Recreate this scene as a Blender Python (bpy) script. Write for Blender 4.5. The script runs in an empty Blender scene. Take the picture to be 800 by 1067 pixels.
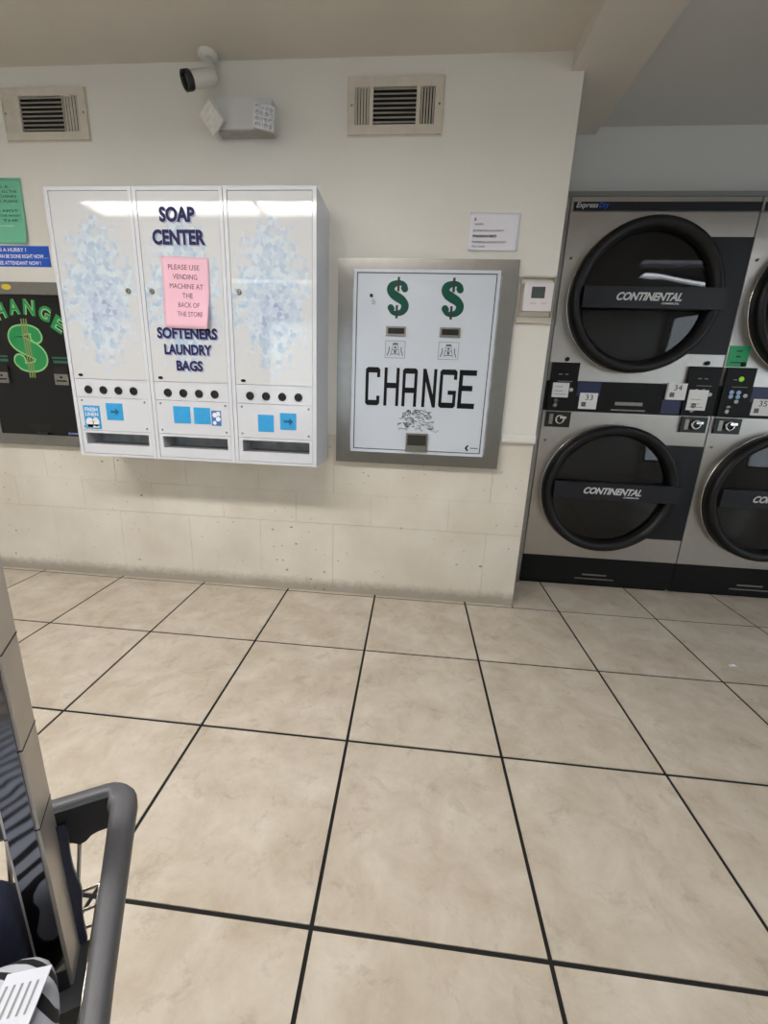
import bpy, bmesh, math, random
from mathutils import Vector, Matrix, Euler
random.seed(7)
S = bpy.context.scene
COL = S.collection

# ------------------------------------------------------------------ camera
YAW, PIT, ROL = .0852, -.2610, -.0366
CAM = Vector((-.3178, -1.9391, 1.0253))
FPX, PPX, PPY = 436.37, 388.46, 522.36
RM = Matrix.Rotation(YAW, 3, 'Z') @ Matrix.Rotation(PIT, 3, 'X') @ Matrix.Rotation(ROL, 3, 'Y')
cd = bpy.data.cameras.new('camera'); cam = bpy.data.objects.new('camera', cd); COL.objects.link(cam)
cd.sensor_fit = 'HORIZONTAL'; cd.sensor_width = 36; cd.lens = FPX * 36 / 800
cd.shift_x = (400 - PPX) / 800; cd.shift_y = (PPY - 533.5) / 800
cd.clip_start = .02
r, f, u = RM.col[0], RM.col[1], RM.col[2]
M4 = Matrix(((r.x, u.x, -f.x, CAM.x), (r.y, u.y, -f.y, CAM.y), (r.z, u.z, -f.z, CAM.z), (0, 0, 0, 1)))
cam.matrix_world = M4
S.camera = cam
# ------------------------------------------------------------------ world, exposure
LAMP_L, LAMP_B, LAMP_R, SKY = 19.0, 4.0, 8.0, 2.2
w = bpy.data.worlds.new('daylight'); S.world = w; w.use_nodes = True
w.node_tree.nodes['Background'].inputs[0].default_value = (.88, .94, 1, 1)
w.node_tree.nodes['Background'].inputs[1].default_value = SKY
S.view_settings.view_transform = 'Standard'; S.view_settings.look = 'None'
S.view_settings.exposure = 0.74; S.view_settings.gamma = 1; S.view_settings.use_curve_mapping = False

# ------------------------------------------------------------------ helpers
def lin(c):
    return tuple(((x / 255) / 12.92 if x / 255 <= .04045 else ((x / 255 + .055) / 1.055) ** 2.4) for x in c)

def ray(px, py):
    return RM @ Vector(((px - PPX) / FPX, 1, -(py - PPY) / FPX))
def onY(px, py, Y):
    d = ray(px, py); return CAM + d * ((Y - CAM.y) / d.y)

MATS = {}
def mat(name, rgb, rough=.5, metal=0, var=0, scale=8, bump=0, bscale=60, emit=0, coat=0, aniso=0, rgb2=None, spec=.5):
    if name in MATS: return MATS[name]
    m = bpy.data.materials.new(name); m.use_nodes = True; nt = m.node_tree
    b = nt.nodes['Principled BSDF']; c = lin(rgb) + (1,)
    b.inputs['Base Color'].default_value = c
    b.inputs['Roughness'].default_value = rough; b.inputs['Metallic'].default_value = metal
    b.inputs['Specular IOR Level'].default_value = spec
    if coat: b.inputs['Coat Weight'].default_value = coat; b.inputs['Coat Roughness'].default_value = .06
    geo = None
    if var or bump or rgb2:
        geo = nt.nodes.new('ShaderNodeNewGeometry')
    if var or rgb2:
        n = nt.nodes.new('ShaderNodeTexNoise'); n.inputs['Scale'].default_value = scale; n.inputs['Detail'].default_value = 6
        nt.links.new(geo.outputs['Position'], n.inputs['Vector'])
        rp = nt.nodes.new('ShaderNodeValToRGB'); rp.color_ramp.elements[0].position = .35; rp.color_ramp.elements[1].position = .65
        c2 = lin(rgb2) if rgb2 else tuple(x * (1 - var) for x in c[:3])
        rp.color_ramp.elements[0].color = tuple(c2) + (1,); rp.color_ramp.elements[1].color = c
        nt.links.new(n.outputs['Fac'], rp.inputs['Fac']); nt.links.new(rp.outputs['Color'], b.inputs['Base Color'])
    if bump:
        n2 = nt.nodes.new('ShaderNodeTexNoise'); n2.inputs['Scale'].default_value = bscale; n2.inputs['Detail'].default_value = 4
        nt.links.new(geo.outputs['Position'], n2.inputs['Vector'])
        bp = nt.nodes.new('ShaderNodeBump'); bp.inputs['Strength'].default_value = bump; bp.inputs['Distance'].default_value = .004
        nt.links.new(n2.outputs['Fac'], bp.inputs['Height']); nt.links.new(bp.outputs['Normal'], b.inputs['Normal'])
    if aniso:
        b.inputs['Anisotropic'].default_value = aniso
        t = nt.nodes.new('ShaderNodeTangent'); t.direction_type = 'RADIAL'; t.axis = 'Z'
        nt.links.new(t.outputs[0], b.inputs['Tangent'])
    if emit:
        b.inputs['Emission Color'].default_value = c; b.inputs['Emission Strength'].default_value = emit
    MATS[name] = m
    return m

def nodes_of(name, rough=.5):
    m = bpy.data.materials.new(name); m.use_nodes = True
    b = m.node_tree.nodes['Principled BSDF']; b.inputs['Roughness'].default_value = rough
    MATS[name] = m
    return m, m.node_tree, b

def N(nt, t, **kw):
    n = nt.nodes.new(t)
    for k, v in kw.items():
        if k.startswith('_'): setattr(n, k[1:], v)
        else: n.inputs[k.replace('__', ' ')].default_value = v
    return n
def ramp(nt, a, ca, b, cb):
    n = nt.nodes.new('ShaderNodeValToRGB'); e = n.color_ramp.elements
    e[0].position = a; e[0].color = tuple(ca) + (1,) if len(ca) == 3 else ca
    e[1].position = b; e[1].color = tuple(cb) + (1,) if len(cb) == 3 else cb
    return n
def mixc(nt, fac, a, b, mode='MIX'):
    n = nt.nodes.new('ShaderNodeMix'); n.data_type = 'RGBA'; n.blend_type = mode
    for i, v in ((0, fac), (6, a), (7, b)):
        if hasattr(v, 'node'): nt.links.new(v, n.inputs[i])
        elif i == 0: n.inputs[0].default_value = v
        else: n.inputs[i].default_value = tuple(v) + (1,) if len(v) == 3 else v
    return n.outputs[2]

class MB:
    def __init__(s): s.v = []; s.f = []; s.sm = []
    def add(s, vs, fs, smooth=False):
        o = len(s.v); s.v += [tuple(v) for v in vs]; s.f += [tuple(i + o for i in q) for q in fs]; s.sm += [smooth] * len(fs); return s
    def box(s, x0, x1, y0, y1, z0, z1):
        v = [(x, y, z) for z in (z0, z1) for y in (y0, y1) for x in (x0, x1)]
        return s.add(v, [(0, 2, 3, 1), (4, 5, 7, 6), (0, 1, 5, 4), (2, 6, 7, 3), (0, 4, 6, 2), (1, 3, 7, 5)])
    def obox(s, c, ax, ay, az):   # oriented box: centre and half vectors
        c, ax, ay, az = map(Vector, (c, ax, ay, az))
        v = [c + ax * i + ay * j + az * k for k in (-1, 1) for j in (-1, 1) for i in (-1, 1)]
        return s.add(v, [(0, 2, 3, 1), (4, 5, 7, 6), (0, 1, 5, 4), (2, 6, 7, 3), (0, 4, 6, 2), (1, 3, 7, 5)])
    def lathe(s, prof, c, axis='Y', n=48, smooth=True, closed=False):   # prof: (radius, offset along axis)
        c = Vector(c); vs = []; fs = []
        if isinstance(axis, str): A = {'X': Vector((1, 0, 0)), 'Y': Vector((0, 1, 0)), 'Z': Vector((0, 0, 1))}[axis]
        else: A = Vector(axis).normalized()
        U = A.orthogonal().normalized()
        if axis == 'Y': U = Vector((1, 0, 0))
        V = A.cross(U)
        for (rr, h) in prof:
            for i in range(n):
                t = 2 * math.pi * i / n
                vs.append(c + A * h + U * (rr * math.cos(t)) + V * (rr * math.sin(t)))
        m = len(prof)
        for j in range(m if closed else m - 1):
            for i in range(n):
                a, b = j * n + i, j * n + (i + 1) % n; k = ((j + 1) % m) * n
                fs.append((a, b, k + (i + 1) % n, k + i))
        s.add(vs, fs, smooth)
        if not closed:
            for j, (rr, h) in ((0, prof[0]), (m - 1, prof[-1])):
                if rr > 1e-5: s.add(vs[j * n:(j + 1) * n], [tuple(range(n))])
        return s
    def cyl(s, a, b, r0, r1=None, n=16):
        a, b = Vector(a), Vector(b)
        return s.lathe([(r0, 0), (r0 if r1 is None else r1, (b - a).length)], a, b - a, n)
    def tube(s, pts, rad, n=8, closed=False):
        pts = [Vector(p) for p in pts]; m = len(pts); vs = []; fs = []
        T0 = (pts[1] - pts[0]).normalized(); U = T0.orthogonal().normalized()
        for i, p in enumerate(pts):
            a = pts[(i - 1) % m] if (closed or i > 0) else p
            b = pts[(i + 1) % m] if (closed or i < m - 1) else p
            T = (b - a).normalized(); U = (U - T * U.dot(T)).normalized(); V = T.cross(U)
            rr = rad[i] if isinstance(rad, (list, tuple)) else rad
            for k in range(n):
                t = 2 * math.pi * k / n; vs.append(p + U * (rr * math.cos(t)) + V * (rr * math.sin(t)))
        for i in range(m if closed else m - 1):
            j = (i + 1) % m
            for k in range(n):
                fs.append((i * n + k, i * n + (k + 1) % n, j * n + (k + 1) % n, j * n + k))
        if not closed: fs += [tuple(range(n)), tuple(range((m - 1) * n, m * n))]
        return s.add(vs, fs, True)
    def sect(s, pts, prof, closed=False, up=(0, 0, 1), wid=None):   # sweep a profile (side, up) along a level path
        pts = [Vector(p) for p in pts]; m = len(pts); n = len(prof); vs = []; fs = []; up = Vector(up)
        for i, p in enumerate(pts):
            a = pts[(i - 1) % m] if (closed or i > 0) else p
            b = pts[(i + 1) % m] if (closed or i < m - 1) else p
            T = (b - a).normalized(); side = T.cross(up).normalized()
            for (q, h) in prof: vs.append(p + side * (wid[i][1] + (q - wid[i][1]) * wid[i][0] if wid else q) + up * h)
        for i in range(m if closed else m - 1):
            j = (i + 1) % m
            for k in range(n): fs.append((i * n + k, i * n + (k + 1) % n, j * n + (k + 1) % n, j * n + k))
        if not closed: fs += [tuple(range(n)), tuple(range((m - 1) * n, m * n))]
        return s.add(vs, fs, True)
    # flat print facing -Y, in the x-z plane
    def poly(s, pts, y):
        return s.add([(x, y, z) for x, z in pts], [tuple(range(len(pts)))])
    def rect(s, x0, x1, z0, z1, y): return s.poly([(x0, z0), (x1, z0), (x1, z1), (x0, z1)], y)
    def disc(s, x, z, rr, y, n=20, rz=None):
        return s.poly([(x + rr * math.cos(2 * math.pi * i / n), z + (rz or rr) * math.sin(2 * math.pi * i / n)) for i in range(n)], y)
    def stroke(s, pts, wd, y):
        P = [Vector(p) for p in pts]; L = []; Rr = []
        for i, p in enumerate(P):
            t = (P[min(i + 1, len(P) - 1)] - P[max(i - 1, 0)]).normalized(); nn = Vector((-t.y, t.x))
            k = (wd[i] if isinstance(wd, (list, tuple)) else wd) / 2
            L.append(p + nn * k); Rr.append(p - nn * k)
        vs = [(q.x, y, q.y) for q in L] + [(q.x, y, q.y) for q in Rr]; m = len(P)
        return s.add(vs, [(i, m + i, m + i + 1, i + 1) for i in range(m - 1)])
    def mesh(s, name, m, bev=0, seg=2):
        bm = bmesh.new(); vv = [bm.verts.new(v) for v in s.v]
        for q, sm in zip(s.f, s.sm):
            try: fc = bm.faces.new([vv[i] for i in q]); fc.smooth = sm
            except ValueError: pass
        if bev:
            ed = [e for e in bm.edges if len(e.link_faces) == 2 and e.calc_face_angle(0) > .5]
            bmesh.ops.recalc_face_normals(bm, faces=bm.faces)
            bmesh.ops.bevel(bm, geom=ed, offset=bev, segments=seg, affect='EDGES', profile=.6)
            for fc in bm.faces: fc.smooth = True
        else:
            bmesh.ops.recalc_face_normals(bm, faces=bm.faces) if s.closedish else None
        me = bpy.data.meshes.new(name); bm.to_mesh(me); bm.free()
        me.materials.append(m)
        if bev:
            try: me.set_sharp_from_angle(angle=.7)
            except Exception: pass
        return me
    closedish = True
    def build(s, name, m, parent=None, bev=0, seg=2, flat=False):
        if flat: s.closedish = False
        return link(name, s.mesh(name, m, bev, seg), parent)

def link(name, me, parent=None):
    o = bpy.data.objects.new(name, me); COL.objects.link(o)
    if parent: o.parent = parent
    return o
def thing(name, label, cat, loc=(0, 0, 0), group=None):
    o = bpy.data.objects.new(name, None); COL.objects.link(o); o.location = loc; o.empty_display_size = .05
    o['label'] = label; o['category'] = cat
    if group: o['group'] = group
    return o
def tag(o, label, cat, group=None):
    o['label'] = label; o['category'] = cat
    if group: o['group'] = group
    return o
def struct(o): o['kind'] = 'structure'; return o
def copy_tree(o, parent=None):
    c = o.copy(); COL.objects.link(c); c.parent = parent
    for ch in [k for k in o.children]: copy_tree(ch, c)
    return c

TXT = {}
def text_mesh(body, bold=0, shear=0, space=1.0, line=1.0):
    key = (body, bold, shear, space, line)
    if key in TXT: return TXT[key]
    cu = bpy.data.curves.new('lettering', 'FONT'); cu.body = body; cu.offset = bold; cu.shear = shear
    cu.space_character = space; cu.space_line = line; cu.align_x = 'CENTER'; cu.resolution_u = 3; cu.size = 1
    o = bpy.data.objects.new('lettering', cu); me = o.to_mesh()
    vs = [tuple(v.co[:2]) for v in me.vertices]; fs = [tuple(p.vertices) for p in me.polygons]
    o.to_mesh_clear(); bpy.data.objects.remove(o); bpy.data.curves.remove(cu)
    TXT[key] = (vs, fs); return TXT[key]
def text(mb, body, x0, x1, z0, z1, y, bold=0, shear=0, space=1.0, rot=0, keep=False, line=1.0):
    vs, fs = text_mesh(body, bold, shear, space, line)
    if not vs: return
    a0, a1 = min(v[0] for v in vs), max(v[0] for v in vs); b0, b1 = min(v[1] for v in vs), max(v[1] for v in vs)
    sx = (x1 - x0) / max(a1 - a0, 1e-6); sz = (z1 - z0) / max(b1 - b0, 1e-6)
    if keep: sx = sz
    cx, cz = (x0 + x1) / 2, (z0 + z1) / 2; out = []
    for v in vs:
        p, q = (v[0] - (a0 + a1) / 2) * sx, (v[1] - (b0 + b1) / 2) * sz
        out.append((cx + p * math.cos(rot) - q * math.sin(rot), y, cz + p * math.sin(rot) + q * math.cos(rot)))
    mb.add(out, fs)
def lettering(parent, m, items, name='lettering', bend=None, **kw):
    for it in items:
        mb = MB(); text(mb, *it[:6], **{**kw, **(it[6] if len(it) > 6 else {})})
        if bend: mb.v = [(x, y + bend(x, z), z) for x, y, z in mb.v]
        mb.build(name, m, parent, flat=True)

def holed(mb, x0, x1, z0, z1, cx, cz, rr, y0, y1, n=64):
    # a plate with a round hole, front at y0 and back at y1
    ang = sorted([2 * math.pi * i / n for i in range(n)] + [math.atan2(z - cz, x - cx) % (2 * math.pi) for x in (x0, x1) for z in (z0, z1)])
    inn = []; out = []
    for t in ang:
        c, s_ = math.cos(t), math.sin(t); k = 1e9
        if c > 1e-9: k = min(k, (x1 - cx) / c)
        if c < -1e-9: k = min(k, (x0 - cx) / c)
        if s_ > 1e-9: k = min(k, (z1 - cz) / s_)
        if s_ < -1e-9: k = min(k, (z0 - cz) / s_)
        inn.append((cx + rr * c, cz + rr * s_)); out.append((cx + k * c, cz + k * s_))
    m = len(ang); V = [(x, y0, z) for x, z in inn] + [(x, y0, z) for x, z in out] + [(x, y1, z) for x, z in inn] + [(x, y1, z) for x, z in out]
    F = []
    for i in range(m):
        j = (i + 1) % m
        F += [(i, j, m + j, m + i), (2 * m + i, 3 * m + i, 3 * m + j, 2 * m + j), (i, 2 * m + i, 2 * m + j, j), (m + i, m + j, 3 * m + j, 3 * m + i)]
    return mb.add(V, F)

# ------------------------------------------------------------------ materials
mat('ceiling_paint', (206, 200, 190), .8, bump=.12, bscale=90, var=.05, scale=3)
mat('beam_paint', (206, 200, 192), .75, bump=.1, bscale=90)
mat('grey_paint', (196, 196, 195), .75, bump=.05, bscale=90)
mat('wall_paint', (223, 221, 215), .6, bump=.08, bscale=70, var=.05, scale=2.5)
mat('grout', (24, 22, 20), .9, var=.3, scale=40)
mat('white_enamel', (210, 213, 221), .35, coat=.6)
mat('cabinet_enamel', (212, 216, 226), .4, coat=.2)
mat('inside_grey', (176, 178, 182), .5, var=.3, scale=30)
mat('stainless', (146, 144, 141), .3, metal=1, aniso=.75, var=.06, scale=25)
mat('dryer_steel', (182, 178, 174), .33, metal=1, aniso=.7, var=.05, scale=20)
mat('trim_steel', (150, 150, 150), .35, metal=1)
mat('chrome', (205, 203, 200), .12, metal=1)
mat('dull_metal', (150, 148, 142), .35, metal=1, var=.15, scale=60)
mat('black_plastic', (20, 20, 23), .32)
mat('ring_black', (15, 15, 18), .42, spec=.35)
mat('navy_plate', (17, 19, 26), .45, spec=.35)
mat('bar_navy', (20, 22, 30), .42, spec=.4)
mat('panel_black', (16, 16, 18), .35, spec=.3)
mat('control_black', (12, 12, 15), .5, spec=.25)
mat('plinth_black', (11, 11, 13), .55, var=.2, scale=20, spec=.25)
mat('hole_black', (5, 5, 6), .6)
mat('navy_ink', (38, 38, 86), .5, spec=.2)
mat('shadow_ink', (150, 156, 184), .4)
mat('black_ink', (14, 15, 19), .5, spec=.2)
mat('grey_ink', (92, 94, 98), .5)
mat('faint_ink', (125, 125, 128), .5)
mat('dollar_green', (18, 82, 66), .5, spec=.2, var=.12, scale=60)
mat('dollar_shade', (10, 40, 36), .4)
mat('neon_green', (24, 140, 76), .4)
mat('neon_pale', (142, 200, 132), .4)
mat('gold_ink', (128, 142, 84), .4)
mat('white_panel', (204, 212, 224), .25, coat=.3)
mat('white_ink', (235, 238, 245), .5)
mat('pale_logo', (196, 198, 202), .35)
mat('pink_paper', (240, 192, 210), .7)
mat('brown_ink', (120, 84, 96), .7)
mat('white_paper', (222, 222, 232), .7)
mat('label_paper', (226, 228, 230), .6)
mat('green_paper', (112, 190, 158), .6)
mat('dark_green_ink', (34, 74, 62), .6)
mat('blue_sign', (24, 84, 196), .4)
mat('blue_card', (46, 160, 222), .5, var=.08, scale=40)
mat('card_ink', (30, 104, 150), .5)
mat('yellow_tag', (214, 190, 60), .5)
mat('green_tag', (40, 160, 104), .5)
mat('lime_led', (150, 220, 70), .4, emit=.12)
mat('blue_led', (160, 188, 232), .4)
mat('vent_white', (206, 200, 188), .5, var=.08, scale=25)
mat('vent_slat', (168, 164, 156), .5, var=.15, scale=60)
mat('vent_dark', (16, 15, 14), .8)
mat('camera_white', (214, 212, 206), .4)
mat('lamp_white', (205, 206, 208), .45)
mat('led_lens', (188, 188, 200), .12, metal=.6)
mat('thermostat_white', (226, 224, 232), .45)
mat('lcd', (72, 82, 84), .25)
mat('guard_base', (186, 180, 168), .5)
mat('rim_grey', (80, 80, 84), .5, bump=.1, bscale=400, var=.06, scale=60)
mat('rim_dark', (38, 39, 44), .5)
mat('navy_plastic', (36, 40, 62), .45)
mat('tube_steel', (206, 202, 197), .5, metal=1, var=.06, scale=30)
mat('tube_polish_darkened', (120, 122, 128), .07, metal=1)  # steel tone darkened in place of a dark reflection
mat('wire_chrome', (170, 164, 156), .25, metal=1)
mat('navy_cloth', (22, 28, 52), .9, bump=.3, bscale=300)
mat('black_cloth', (12, 12, 15), .9, bump=.3, bscale=200)
mat('rubber', (30, 30, 32), .8)
mat('lamp_housing', (220, 220, 218), .5)
mat('window_frame', (120, 122, 126), .4, metal=.7)
mat('drum_steel', (150, 150, 152), .4, metal=1)
mat('seam_dark', (60, 56, 54), .6)
mat('grime', (60, 52, 42), .9)

def emitter(name, rgb, k):
    m = bpy.data.materials.new(name); m.use_nodes = True; nt = m.node_tree; nt.nodes.clear()
    e = N(nt, 'ShaderNodeEmission'); e.inputs[0].default_value = lin(rgb) + (1,); e.inputs[1].default_value = k
    o = N(nt, 'ShaderNodeOutputMaterial'); nt.links.new(e.outputs[0], o.inputs[0]); MATS[name] = m
emitter('lamp_warm', (255, 251, 245), LAMP_L)
emitter('lamp_rear', (255, 250, 243), LAMP_B)
emitter('lamp_cool', (244, 248, 255), LAMP_R)

def glassy(name, tint, edge=.7, face=.05, rough=.02):
    m = bpy.data.materials.new(name); m.use_nodes = True; nt = m.node_tree; nt.nodes.clear()
    t = N(nt, 'ShaderNodeBsdfTransparent'); t.inputs[0].default_value = tuple(tint) + (1,)
    g = N(nt, 'ShaderNodeBsdfGlossy'); g.inputs['Roughness'].default_value = rough
    lw = N(nt, 'ShaderNodeLayerWeight', Blend=.5); pw = N(nt, 'ShaderNodeMath', _operation='POWER'); pw.inputs[1].default_value = 5
    ma = N(nt, 'ShaderNodeMath', _operation='MULTIPLY_ADD'); ma.inputs[1].default_value = edge; ma.inputs[2].default_value = face
    mx = N(nt, 'ShaderNodeMixShader'); o = N(nt, 'ShaderNodeOutputMaterial')
    nt.links.new(lw.outputs['Facing'], pw.inputs[0]); nt.links.new(pw.outputs[0], ma.inputs[0]); nt.links.new(ma.outputs[0], mx.inputs[0])
    nt.links.new(t.outputs[0], mx.inputs[1]); nt.links.new(g.outputs[0], mx.inputs[2])
    nt.links.new(mx.outputs[0], o.inputs[0]); MATS[name] = m
glassy('smoked_glass', (.34, .345, .355), .7, .045, rough=.03)
glassy('clear_plastic', (.985, .98, .97), .15, .02, rough=.15)
glassy('window_glass', (.92, .95, .96))

# floor tile: mottled beige porcelain
m, nt, b = nodes_of('floor_tile', .3)
g = N(nt, 'ShaderNodeNewGeometry'); oi = N(nt, 'ShaderNodeObjectInfo')
ad = N(nt, 'ShaderNodeVectorMath', _operation='ADD'); sc_ = N(nt, 'ShaderNodeVectorMath', _operation='SCALE'); sc_.inputs['Scale'].default_value = 37
cmb = N(nt, 'ShaderNodeCombineXYZ'); nt.links.new(oi.outputs['Random'], cmb.inputs[0]); nt.links.new(oi.outputs['Random'], cmb.inputs[1])
nt.links.new(cmb.outputs[0], sc_.inputs[0]); nt.links.new(g.outputs['Position'], ad.inputs[0]); nt.links.new(sc_.outputs[0], ad.inputs[1])
n1 = N(nt, 'ShaderNodeTexNoise', Scale=6.5, Detail=9.0, Roughness=.68, Distortion=.35); nt.links.new(ad.outputs[0], n1.inputs['Vector'])
n2 = N(nt, 'ShaderNodeTexNoise', Scale=14.0, Detail=8.0, Roughness=.75, Distortion=.5); nt.links.new(ad.outputs[0], n2.inputs['Vector'])
r1 = ramp(nt, .32, lin((179, 166, 149)), .66, lin((206, 197, 184))); nt.links.new(n1.outputs['Fac'], r1.inputs['Fac'])
r2 = ramp(nt, .34, lin((150, 138, 120)), .46, (1, 1, 1)); nt.links.new(n2.outputs['Fac'], r2.inputs['Fac'])
cc = mixc(nt, .26, r1.outputs['Color'], r2.outputs['Color'], 'MULTIPLY')
nt.links.new(cc, b.inputs['Base Color'])
bp = N(nt, 'ShaderNodeBump', Strength=.06, Distance=.003); nt.links.new(n2.outputs['Fac'], bp.inputs['Height']); nt.links.new(bp.outputs['Normal'], b.inputs['Normal'])

# painted block: cream paint, pits, floor grime
m, nt, b = nodes_of('block_paint', .6)
g = N(nt, 'ShaderNodeNewGeometry'); sp = N(nt, 'ShaderNodeSeparateXYZ'); nt.links.new(g.outputs['Position'], sp.inputs[0])
n1 = N(nt, 'ShaderNodeTexNoise', Scale=4.0, Detail=6.0); nt.links.new(g.outputs['Position'], n1.inputs['Vector'])
r1 = ramp(nt, .3, lin((206, 199, 186)), .7, lin((220, 215, 205))); nt.links.new(n1.outputs['Fac'], r1.inputs['Fac'])
n2 = N(nt, 'ShaderNodeTexNoise', Scale=42.0, Detail=2.0); nt.links.new(g.outputs['Position'], n2.inputs['Vector'])
r2 = ramp(nt, .685, (0, 0, 0), .72, (1, 1, 1)); nt.links.new(n2.outputs['Fac'], r2.inputs['Fac'])
n4 = N(nt, 'ShaderNodeTexNoise', Scale=3.0, Detail=2.0); nt.links.new(g.outputs['Position'], n4.inputs['Vector'])
r4 = ramp(nt, .42, (0, 0, 0), .6, (1, 1, 1)); nt.links.new(n4.outputs['Fac'], r4.inputs['Fac'])
pit = N(nt, 'ShaderNodeMath', _operation='MULTIPLY'); nt.links.new(r2.outputs['Color'], pit.inputs[0]); nt.links.new(r4.outputs['Color'], pit.inputs[1])
c1 = mixc(nt, pit.outputs[0], r1.outputs['Color'], lin((128, 112, 90)))
n3 = N(nt, 'ShaderNodeTexNoise', Scale=30.0, Detail=6.0, Roughness=.7); nt.links.new(g.outputs['Position'], n3.inputs['Vector'])
hh = N(nt, 'ShaderNodeMath', _operation='MULTIPLY_ADD'); hh.inputs[1].default_value = -.06; nt.links.new(n3.outputs['Fac'], hh.inputs[0]); nt.links.new(sp.outputs['Z'], hh.inputs[2])
r3 = ramp(nt, 0.0, (.55, .55, .55), .045, (0, 0, 0)); nt.links.new(hh.outputs[0], r3.inputs['Fac'])
c2 = mixc(nt, r3.outputs['Color'], c1, lin((104, 92, 74)))
nt.links.new(c2, b.inputs['Base Color'])
bp = N(nt, 'ShaderNodeBump', Strength=.25, Distance=.004); nt.links.new(n3.outputs['Fac'], bp.inputs['Height']); nt.links.new(bp.outputs['Normal'], b.inputs['Normal'])

# soap door: white enamel with a printed spray of pale blue foam (object space, x 0-.353, z 0-1.02)
m, nt, b = nodes_of('foam_print', .4); b.inputs['Coat Weight'].default_value = .9; b.inputs['Coat Roughness'].default_value = .03
tc = N(nt, 'ShaderNodeTexCoord'); sp = N(nt, 'ShaderNodeSeparateXYZ'); nt.links.new(tc.outputs['Object'], sp.inputs[0])
def ell(cx, cz, rx, rz):
    a = N(nt, 'ShaderNodeMath', _operation='MULTIPLY_ADD'); a.inputs[1].default_value = 1 / rx; a.inputs[2].default_value = -cx / rx; nt.links.new(sp.outputs['X'], a.inputs[0])
    c = N(nt, 'ShaderNodeMath', _operation='MULTIPLY_ADD'); c.inputs[1].default_value = 1 / rz; c.inputs[2].default_value = -cz / rz; nt.links.new(sp.outputs['Z'], c.inputs[0])
    aa = N(nt, 'ShaderNodeMath', _operation='ABSOLUTE'); nt.links.new(a.outputs[0], aa.inputs[0])
    ca = N(nt, 'ShaderNodeMath', _operation='ABSOLUTE'); nt.links.new(c.outputs[0], ca.inputs[0])
    p1 = N(nt, 'ShaderNodeMath', _operation='POWER'); p1.inputs[1].default_value = 1.6; nt.links.new(aa.outputs[0], p1.inputs[0])
    p2 = N(nt, 'ShaderNodeMath', _operation='POWER'); p2.inputs[1].default_value = 1.6; nt.links.new(ca.outputs[0], p2.inputs[0])
    s_ = N(nt, 'ShaderNodeMath', _operation='ADD'); nt.links.new(p1.outputs[0], s_.inputs[0]); nt.links.new(p2.outputs[0], s_.inputs[1])
    return s_.outputs[0]
e1 = ell(.172, .66, .155, .285)
nz = N(nt, 'ShaderNodeTexNoise', Scale=24.0, Detail=3.0); nt.links.new(tc.outputs['Object'], nz.inputs['Vector'])
ee = N(nt, 'ShaderNodeMath', _operation='MULTIPLY_ADD'); ee.inputs[1].default_value = 2.6; nt.links.new(nz.outputs['Fac'], ee.inputs[0]); nt.links.new(e1, ee.inputs[2])
mk = ramp(nt, .0, (1, 1, 1), 1, (0, 0, 0)); mk.color_ramp.interpolation = 'EASE'
sh = N(nt, 'ShaderNodeMapRange'); sh.inputs['From Min'].default_value = 1.75; sh.inputs['From Max'].default_value = 2.5; nt.links.new(ee.outputs[0], sh.inputs['Value']); nt.links.new(sh.outputs[0], mk.inputs['Fac'])
vo = N(nt, 'ShaderNodeTexVoronoi', Scale=62.0); vo.feature = 'SMOOTH_F1'; vo.inputs['Smoothness'].default_value = .35; nt.links.new(tc.outputs['Object'], vo.inputs['Vector'])
vs_ = N(nt, 'ShaderNodeSeparateColor'); nt.links.new(vo.outputs['Color'], vs_.inputs[0])
vr = ramp(nt, .2, lin((208, 222, 234)), .85, lin((160, 188, 218))); nt.links.new(vs_.outputs[0], vr.inputs['Fac'])
e2 = ell(.185, .60, .10, .10)
dk = N(nt, 'ShaderNodeMapRange'); dk.inputs['From Min'].default_value = 0; dk.inputs['From Max'].default_value = 1.3; dk.inputs['To Min'].default_value = .62; dk.inputs['To Max'].default_value = 0; nt.links.new(e2, dk.inputs['Value'])
vd = ramp(nt, .45, lin((190, 205, 232)), .9, lin((100, 114, 184))); nt.links.new(vs_.outputs[1], vd.inputs['Fac'])
foam = mixc(nt, dk.outputs[0], vr.outputs['Color'], vd.outputs['Color'])
mf = N(nt, 'ShaderNodeMath', _operation='MULTIPLY'); mf.inputs[1].default_value = .78; nt.links.new(mk.outputs['Color'], mf.inputs[0])
nt.links.new(mixc(nt, mf.outputs[0], lin((206, 208, 212)), foam), b.inputs['Base Color'])

# zebra print cloth
m, nt, b = nodes_of('zebra_cloth', .8)
tc = N(nt, 'ShaderNodeNewGeometry')
wv = N(nt, 'ShaderNodeTexWave', Scale=17.0, Distortion=6.0, Detail=1.5); wv.inputs['Detail Scale'].default_value = .8; wv.bands_direction = 'Y'
nt.links.new(tc.outputs['Position'], wv.inputs['Vector'])
rz = ramp(nt, .33, lin((14, 15, 20)), .40, lin((180, 183, 194))); nt.links.new(wv.outputs['Fac'], rz.inputs['Fac']); nt.links.new(rz.outputs['Color'], b.inputs['Base Color'])
nb = N(nt, 'ShaderNodeTexNoise', Scale=500.0); bp = N(nt, 'ShaderNodeBump', Strength=.3, Distance=.002); nt.links.new(nb.outputs['Fac'], bp.inputs['Height']); nt.links.new(bp.outputs['Normal'], b.inputs['Normal'])

mm = MATS
# ------------------------------------------------------------------ room shell
T = .457
XL, XR, YB, YF = -3.655, 4.11, .41, -5.02       # room extents
ZC, ZB, ZR = 2.239, 2.179, 2.207                # left ceiling, beam, right ceiling
WU, WL = .010, .022                             # upper wall face, block face
XC = .235                                       # wall corner

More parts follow.
